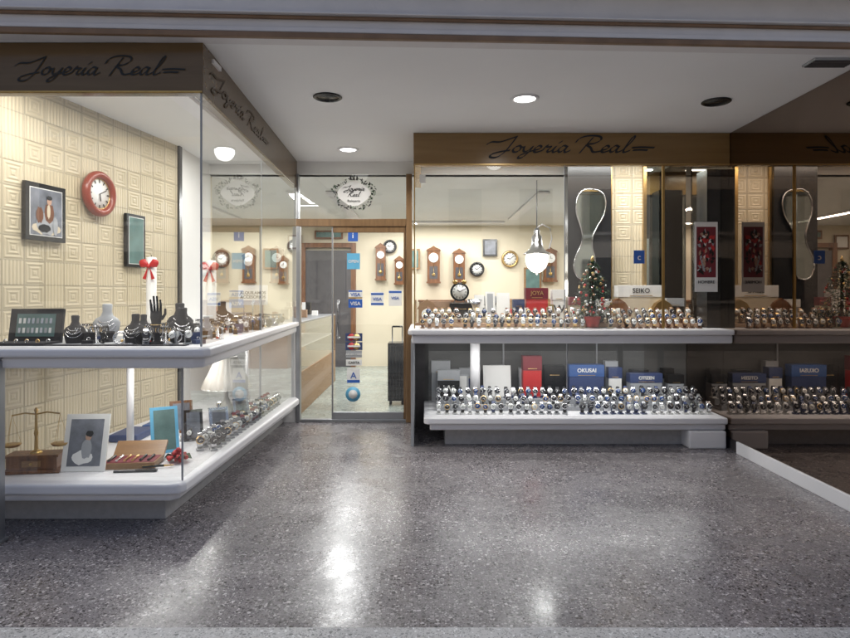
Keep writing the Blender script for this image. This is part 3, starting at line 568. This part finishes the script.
def jewels(name,n,xa,ya,xb,yb,z,spread):
    mb=MB()
    for i in range(n):
        t=random.random(); x=xa+(xb-xa)*t-random.random()*spread; y=ya+(yb-ya)*t; k=random.randint(0,5)
        if k==0: mb.loft([(z,.016,.016),(z+.045,.009,.009),(z+.05,.004,.004)],random.choice([VELVET,PAPER,VELVET]),10,T(x,y,0)); mb.torus(.011,.0025,GOLD,T(x,y,z+.034),10,4)
        elif k==1: mb.torus(.032,.005,random.choice([SILVER,SILVER,BLACK,BLACK]),T(x,y,z+.036,rx=R(80),rz=random.uniform(-1,1)),18,5)
        elif k==2:
            c=random.choice([VELVET,VELVET,NAVY,BLACK]); Mx=T(x,y,z,rz=random.uniform(-.6,.9)); mb.box(-.03,.03,-.025,.025,0,.022,c,Mx); mb.box(-.03,.03,.02,.028,.022,.07,c,Mx@T(0,0,0,rx=R(-12))); mb.torus(.009,.002,SILVER,Mx@T(0,0,.03,rx=R(60)),10,4)
        elif k==3: watch(mb,x,y,z,random.uniform(-.3,.9),1.1,GREYC,[SILVER,LEATHK])
        elif k==4:
            mb.torus(.05,.0035,SILVER,T(x,y,z+.006),20,4,sx=.7); mb.sphere((x,y,z+.012),.009,random.choice([SILVER,GOLD,RED]),8)
        else: 
            mb.loft([(z,.02,.02),(z+.006,.02,.02),(z+.012,.005,.005),(z+.09,.004,.004)],SILVER,10,T(x,y,0)); mb.tube([(x-.035,y,z+.09),(x+.035,y,z+.09)],.006,VELVET,8)
            for j in range(5): mb.torus(.012,.002,random.choice([SILVER,GOLD]),T(x-.028+.014*j,y,z+.08,ry=R(90)),8,4)
    return mb.obj(name)
jewels('jewellery_display',190,-1.26,3.42,-1.34,5.95,ZS,.45)
jewels('jewellery_display',34,-1.5,3.45,-1.7,3.9,ZS,.5)
def candle(x,y,h):
    mb=MB(); mb.loft([(0,.05,.05),(.01,.055,.055),(.02,.03,.03),(h*.12,.028,.028),(h*.14,.04,.04),(h*.16,.036,.036),(h,.036,.036),(h+.004,.02,.02)],PAPER,18)
    mb.tube([(0,0,h),(0,0,h+.02)],.002,INK); zb=h*.88
    for k in (-1,1):
        mb.loft([(0,.006,.006),(.02,.02,.01),(.05,.034,.014),(.07,.02,.01),(.078,.004,.004)],RED,10,T(0,-.042,zb,ry=R(k*62))); 
        mb.add([(k*.004,-.044,zb),(k*.02,-.046,zb-.1),(k*.045,-.046,zb-.09)],[(0,1,2)],RED)
    mb.sphere((0,-.046,zb),.014,RED,8); mb.obj('candle_with_bow',None,(x,y,ZS))
candle(-2.03,4.6,.55); candle(-1.62,4.7,.53)
e=empty('notice_card',(-1.47,5.3,ZS)); mb=MB(); mb.cbox((0,0,.27),(.25,.004,.17),PAPER); mb.tube([(-.08,.006,0),(-.08,.006,.2)],.004,SILVER); mb.tube([(.08,.006,0),(.08,.006,.2)],.004,SILVER)
for x in(-.08,.08): mb.loft([(0,.02,.02),(.004,.02,.02)],SILVER,10,T(x,.006,0))
mb.obj('card',e); text('ALQUILAMOS\nACCESORIOS',.036,(0,-.004,.27),INK,e,bold=.0008)
# ------------------------------------------------------------------ lower left tier
ZL=.262
mb=MB()
mb.box(-.15,.15,-.07,.07,.0,.02,WOOD); mb.box(-.135,.135,-.06,.06,.02,.09,WOOD); mb.box(-.145,.145,-.066,.066,.09,.105,WOOD); mb.cbox((0,-.063,.055),(.1,.004,.035),WOOD2); mb.sphere((0,-.07,.055),.008,BRASS,8)
mb.loft([(.105,.035,.035),(.115,.03,.03),(.125,.01,.01),(.2,.008,.008),(.22,.013,.013),(.24,.008,.008),(.34,.007,.007),(.355,.012,.012),(.37,.003,.003)],BRASS,12)
mb.tube([(-.13,0,.325),(-.06,0,.338),(0,0,.33),(.06,0,.342),(.13,0,.33)],.005,BRASS)
for k in (-1,1):
    for a in range(3): mb.tube([(k*.13,0,.328),(k*.13+.045*math.cos(a*2.1+.5),.045*math.sin(a*2.1+.5),.16)],.0014,BRASS,4)
    mb.loft([(.14,.018,.018,k*.13,0),(.146,.04,.04,k*.13,0),(.16,.05,.05,k*.13,0),(.161,.047,.047,k*.13,0)],BRASS,16)
mb.obj('balance_scale',None,(-2.27,3.62,ZL),.15,bevel=.002)
def bride(mb,Tm,wd,h):
    def blob(cx,cz,rx,rz_,mat,k): 
        n=14; mb.add([(cx+rx*math.cos(2*math.pi*i/n),-.002-.0005*k,cz+rz_*math.sin(2*math.pi*i/n)*(1+.15*math.sin(2*i+k))) for i in range(n)],[tuple(range(n))],mat,Tm)
    blob(-.01,.08,.06,.04,PAPER,1); blob(.01,.13,.03,.06,GREYC,2); blob(.015,.2,.018,.024,SKIN,3); blob(.02,.215,.022,.018,INK,4)
easel('photo_frame',-1.99,3.6,ZL,.25,.33,PAPER,PHOTO,.05,14,.03,bride)
easel('photo_frame',-1.68,4.02,ZL,.17,.30,CYAN,TEALP,.55,18,.02)
easel('photo_frame',-1.5,4.55,ZL,.14,.2,SILVER,PHOTO,.6,18,.02); easel('photo_frame',-1.62,4.35,ZL,.13,.22,BLACK,PHOTO,.5,18,.02); easel('photo_frame',-1.45,4.95,ZL,.13,.2,SILVER,PHOTO,.7,18,.02); easel('photo_frame',-1.8,4.6,ZL,.16,.24,WOOD,PHOTO,.5,18,.02)
mb=MB(); mb.box(-.15,.15,-.09,.09,0,.035,WOOD2); mb.box(-.14,.14,-.08,.08,.036,.038,BURG); mb.box(-.15,.15,0,.02,.0,.12,WOOD2,T(0,.09,.03,rx=R(-50))); 
for i in range(6): mb.tube([(-.12+.045*i,-.06,.045),(-.12+.045*i,.05,.045)],.007,random.choice([SILVER,GOLD,BLACK]),8)
mb.obj('wooden_box',None,(-1.76,3.74,ZL),.12,bevel=.003)
mb=MB(); 
for i in range(46):
    a=random.uniform(0,6.28); rr=.06*random.random()**.5; mb.sphere((rr*math.cos(a),rr*math.sin(a),.014+random.random()*.07*(1-rr/.08)),.014,RED,8)
for i in range(14):
    a=random.uniform(0,6.28); mb.add([(0,0,.03),(.09*math.cos(a),.09*math.sin(a),.02),(.065*math.cos(a+.4),.065*math.sin(a+.4),.05)],[(0,1,2)],GREEN)
mb.obj('red_berries',None,(-1.52,3.82,ZL))
mb=MB(); mb.tube([(-.09,0,.012),(-.02,0,.012),(.03,0,.012)],.007,BLACK,10); mb.tube([(.03,0,.012),(.07,0,.012),(.085,0,.012)],.0065,GOLD,10,None,.002); mb.tube([(-.09,-.01,.02),(-.04,-.01,.02)],.002,GOLD,6)
mb.obj('fountain_pen',None,(-1.58,3.68,ZL),.25); 
MB().box(-.12,.12,-.012,.012,0,.01,BLACK).box(-.12,.0,-.009,.009,.01,.013,SILVER).obj('letter_opener',None,(-1.68,3.6,ZL),.1)
mb=MB(); mb.loft([(0,.06,.06),(.012,.065,.065),(.025,.03,.03),(.05,.045,.045),(.11,.06,.06),(.16,.035,.035),(.2,.014,.014),(.3,.01,.01)],PAPER,20)
mb.loft([(.27,.19,.19),(.275,.192,.192),(.34,.165,.165),(.42,.125,.125),(.5,.09,.09),(.52,.085,.085)],SHADE,60,wave=.035,wn=20)
mb.torus(.19,.006,PAPER,T(0,0,.272),40,5); mb.torus(.086,.005,PAPER,T(0,0,.52),24,5); mb.sphere((0,0,.55),.014,BRASS,8)
mb.obj('table_lamp',None,(-1.6,5.0,ZL))
mb=MB()
for i in range(40):
    t=(i//2)/20; watch(mb,-1.40-.09*(i%2)+.03*t,4.1+1.75*t,ZL,.5,1.35,GREYC,[SILVER,SILVER,LEATHK,BURG])
mb.obj('watch_row')
jewels('jewellery_display',34,-1.5,4.3,-1.45,5.8,ZL,.4)
MB().box(-2.2,-2.0,4.3,4.6,ZL,ZL+.05,NAVY).box(-2.15,-1.9,4.7,5.0,ZL,ZL+.035,BLUEB).obj('cloth_boxes',bevel=.01)
# ------------------------------------------------------------------ shop interior furniture
def pendclock(x,z,h,w_,y=10.97,mat=WOOD):
    mb=MB(); mb.box(-w_/2,w_/2,-.1,0,-h/2,h/2-.06,mat); mb.prism([(-w_/2-.02,0),(w_/2+.02,0),(w_/2,.03),(.04,.06),(0,.09),(-.04,.06),(-w_/2,.03)],0,.11,mat,T(0,0,h/2-.06,rx=math.pi/2)); mb.box(-w_/2-.015,w_/2+.015,-.11,0,-h/2-.03,-h/2,mat)
    mb.loft([(.1,w_*.38,w_*.38),(.106,w_*.38,w_*.38)],DIALW,20,T(0,0,h*.2,rx=math.pi/2)); mb.box(-w_*.33,w_*.33,-.103,-.1,-h*.42,-.03,DARKP)
    mb.tube([(0,-.108,h*.05),(0,-.108,-h*.28)],.004,BRASS); mb.loft([(.105,.03,.03),(.11,.03,.03)],BRASS,14,T(0,0,-h*.3,rx=math.pi/2))
    mb.cbox((0,-.109,h*.2+.02),(.006,.002,.05),INK); mb.cbox((.015,-.109,h*.2),(.04,.002,.006),INK)
    mb.obj('pendulum_wall_clock',None,(x,y,z),bevel=.003)
pendclock(.15,1.8,.6,.22); pendclock(.60,1.78,.55,.2); pendclock(-.78,1.85,.6,.17); pendclock(-.45,1.7,.45,.16); pendclock(-2.6,1.8,.6,.22); pendclock(-3.1,1.75,.5,.2); pendclock(2.2,1.8,.55,.22)
def rclock(x,z,r_,mat,y=10.97):
    mb=MB(); Rx=T(rx=math.pi/2); mb.torus(r_,.022,mat,Rx@T(0,0,.02),28,8); mb.loft([(0,r_,r_),(.02,r_,r_)],DIALW,28,Rx)
    for i in range(12): mb.cbox((0,-.022,r_*.8),(.012,.002,.03),INK,Matrix.Rotation(i*math.pi/6,4,'Y'))
    mb.cbox((0,-.024,r_*.3),(.01,.002,r_*.7),INK,Matrix.Rotation(.9,4,'Y')); mb.cbox((0,-.024,r_*.2),(.014,.002,r_*.5),INK,Matrix.Rotation(-1.2,4,'Y')); mb.obj('round_wall_clock',None,(x,y,z))
rclock(.92,1.72,.11,BLACK); rclock(-.62,2.12,.10,BLACK); rclock(1.5,1.9,.13,BRASS); rclock(-3.6,1.9,.14,BLACK)
for x,z,wd_,h in ((-.22,1.9,.26,.36),(1.9,1.5,.3,.5),(-2.3,2.2,.25,.25),(2.8,1.9,.5,.4),(1.15,2.1,.25,.3),(-1.7,2.33,.5,.15)):
    MB().box(-wd_/2,wd_/2,-.03,0,-h/2,h/2,random.choice([WOOD,BLACK,WOOD2])).box(-wd_/2+.03,wd_/2-.03,-.034,-.031,-h/2+.03,h/2-.03,random.choice([PHOTO,TEALP,PAPER])).obj('framed_picture',None,(x,10.97,z),bevel=.003)
def counter(x0,x1,y0,y1,rz=0):
    e=empty('glass_counter'); mb=MB(); mb.box(x0,x1,y0,y1,0,.45,WOOD2); mb.box(x0,x1,y0,y1,.97,.99,GREYM)
    for x in (x0,x1-.025):
        for y in (y0,y1-.025): mb.box(x,x+.025,y,y+.025,.45,.97,WOOD2)
    mb.box(x0+.03,x1-.03,y0+.03,y1-.03,.7,.71,WHITE); mb.obj('body',e,bevel=.004)
    g=MB(); plate((x0+.01,y0+.01),(x1-.01,y0+.01),.45,.97,GLASS,g); plate((x1-.01,y0+.01),(x1-.01,y1-.01),.45,.97,GLASS,g); g.obj('glass',e)
    t=MB()
    for i in range(14):
        x=random.uniform(x0+.08,x1-.2); y=random.uniform(y0+.08,y1-.08); t.box(x,x+random.uniform(.04,.12),y,y+.06,.992,.992+random.uniform(.03,.2),random.choice([NAVY,PAPER,TAN,BLACK,RED,BEIGE]))
    t.obj('counter_goods',e)
counter(-1.95,-1.33,6.6,9.2); counter(.2,2.4,8.2,8.8); counter(-3.9,-2.8,7.2,10)
mb=MB(); mb.box(-.1,1.1,10.6,10.98,0,1.15,WOOD2); mb.box(1.3,3.6,10.6,10.98,0,1.2,WOOD2); mb.box(-.12,1.12,10.55,10.98,1.15,1.18,WOOD); mb.obj('wall_cabinet',bevel=.004)
mb=MB(); mb.box(-.1,.1,-.14,.14,.05,.72,BLACK); 
for i in range(5): mb.box(-.08+.036*i,-.065+.036*i,-.146,-.141,.08,.69,LEATHK)
for k in (-1,1): mb.tube([(k*.06,.1,.7),(k*.06,.1,.9)],.008,GREYM); mb.loft([(-.015,.03,.03),(.015,.03,.03)],BLACK,12,T(k*.07,-.08,.03,ry=R(90)))
mb.tube([(-.06,.1,.9),(.06,.1,.9)],.012,BLACK); mb.obj('black_suitcase',None,(-.33,7.3,0.0),bevel=.02)
# ------------------------------------------------------------------ sky / sun / camera
wd=bpy.data.worlds.new('World'); S.world=wd; wd.use_nodes=True; N=wd.node_tree.nodes; L=wd.node_tree.links
sky=N.new('ShaderNodeTexSky'); sky.sky_type='NISHITA'; sky.sun_disc=False; sky.sun_elevation=R(62); sky.sun_rotation=R(20); sky.dust_density=6
L.new(sky.outputs[0],N['Background'].inputs[0]); N['Background'].inputs[1].default_value=.15
sd=bpy.data.lights.new('sun','SUN'); sd.energy=3.0; sd.angle=R(10); sd.color=(1,.97,.93); so=bpy.data.objects.new('sun',sd); S.collection.objects.link(so)
dirv=Vector((math.sin(R(20))*math.cos(R(62)),math.cos(R(20))*math.cos(R(62)),math.sin(R(62)))); so.rotation_euler=dirv.to_track_quat('Z','Y').to_euler(); so.location=(0,5,12)
cd=bpy.data.cameras.new('camera'); cd.sensor_width=36; cd.lens=26.26; cd.shift_y=-.0306; cd.clip_end=500; cd.clip_start=.05
co=bpy.data.objects.new('camera',cd); S.collection.objects.link(co); co.location=(0,0,1.3); co.rotation_euler=(R(90),0,0); S.camera=co
S.view_settings.view_transform='Standard'; S.view_settings.look='None'; S.view_settings.exposure=0
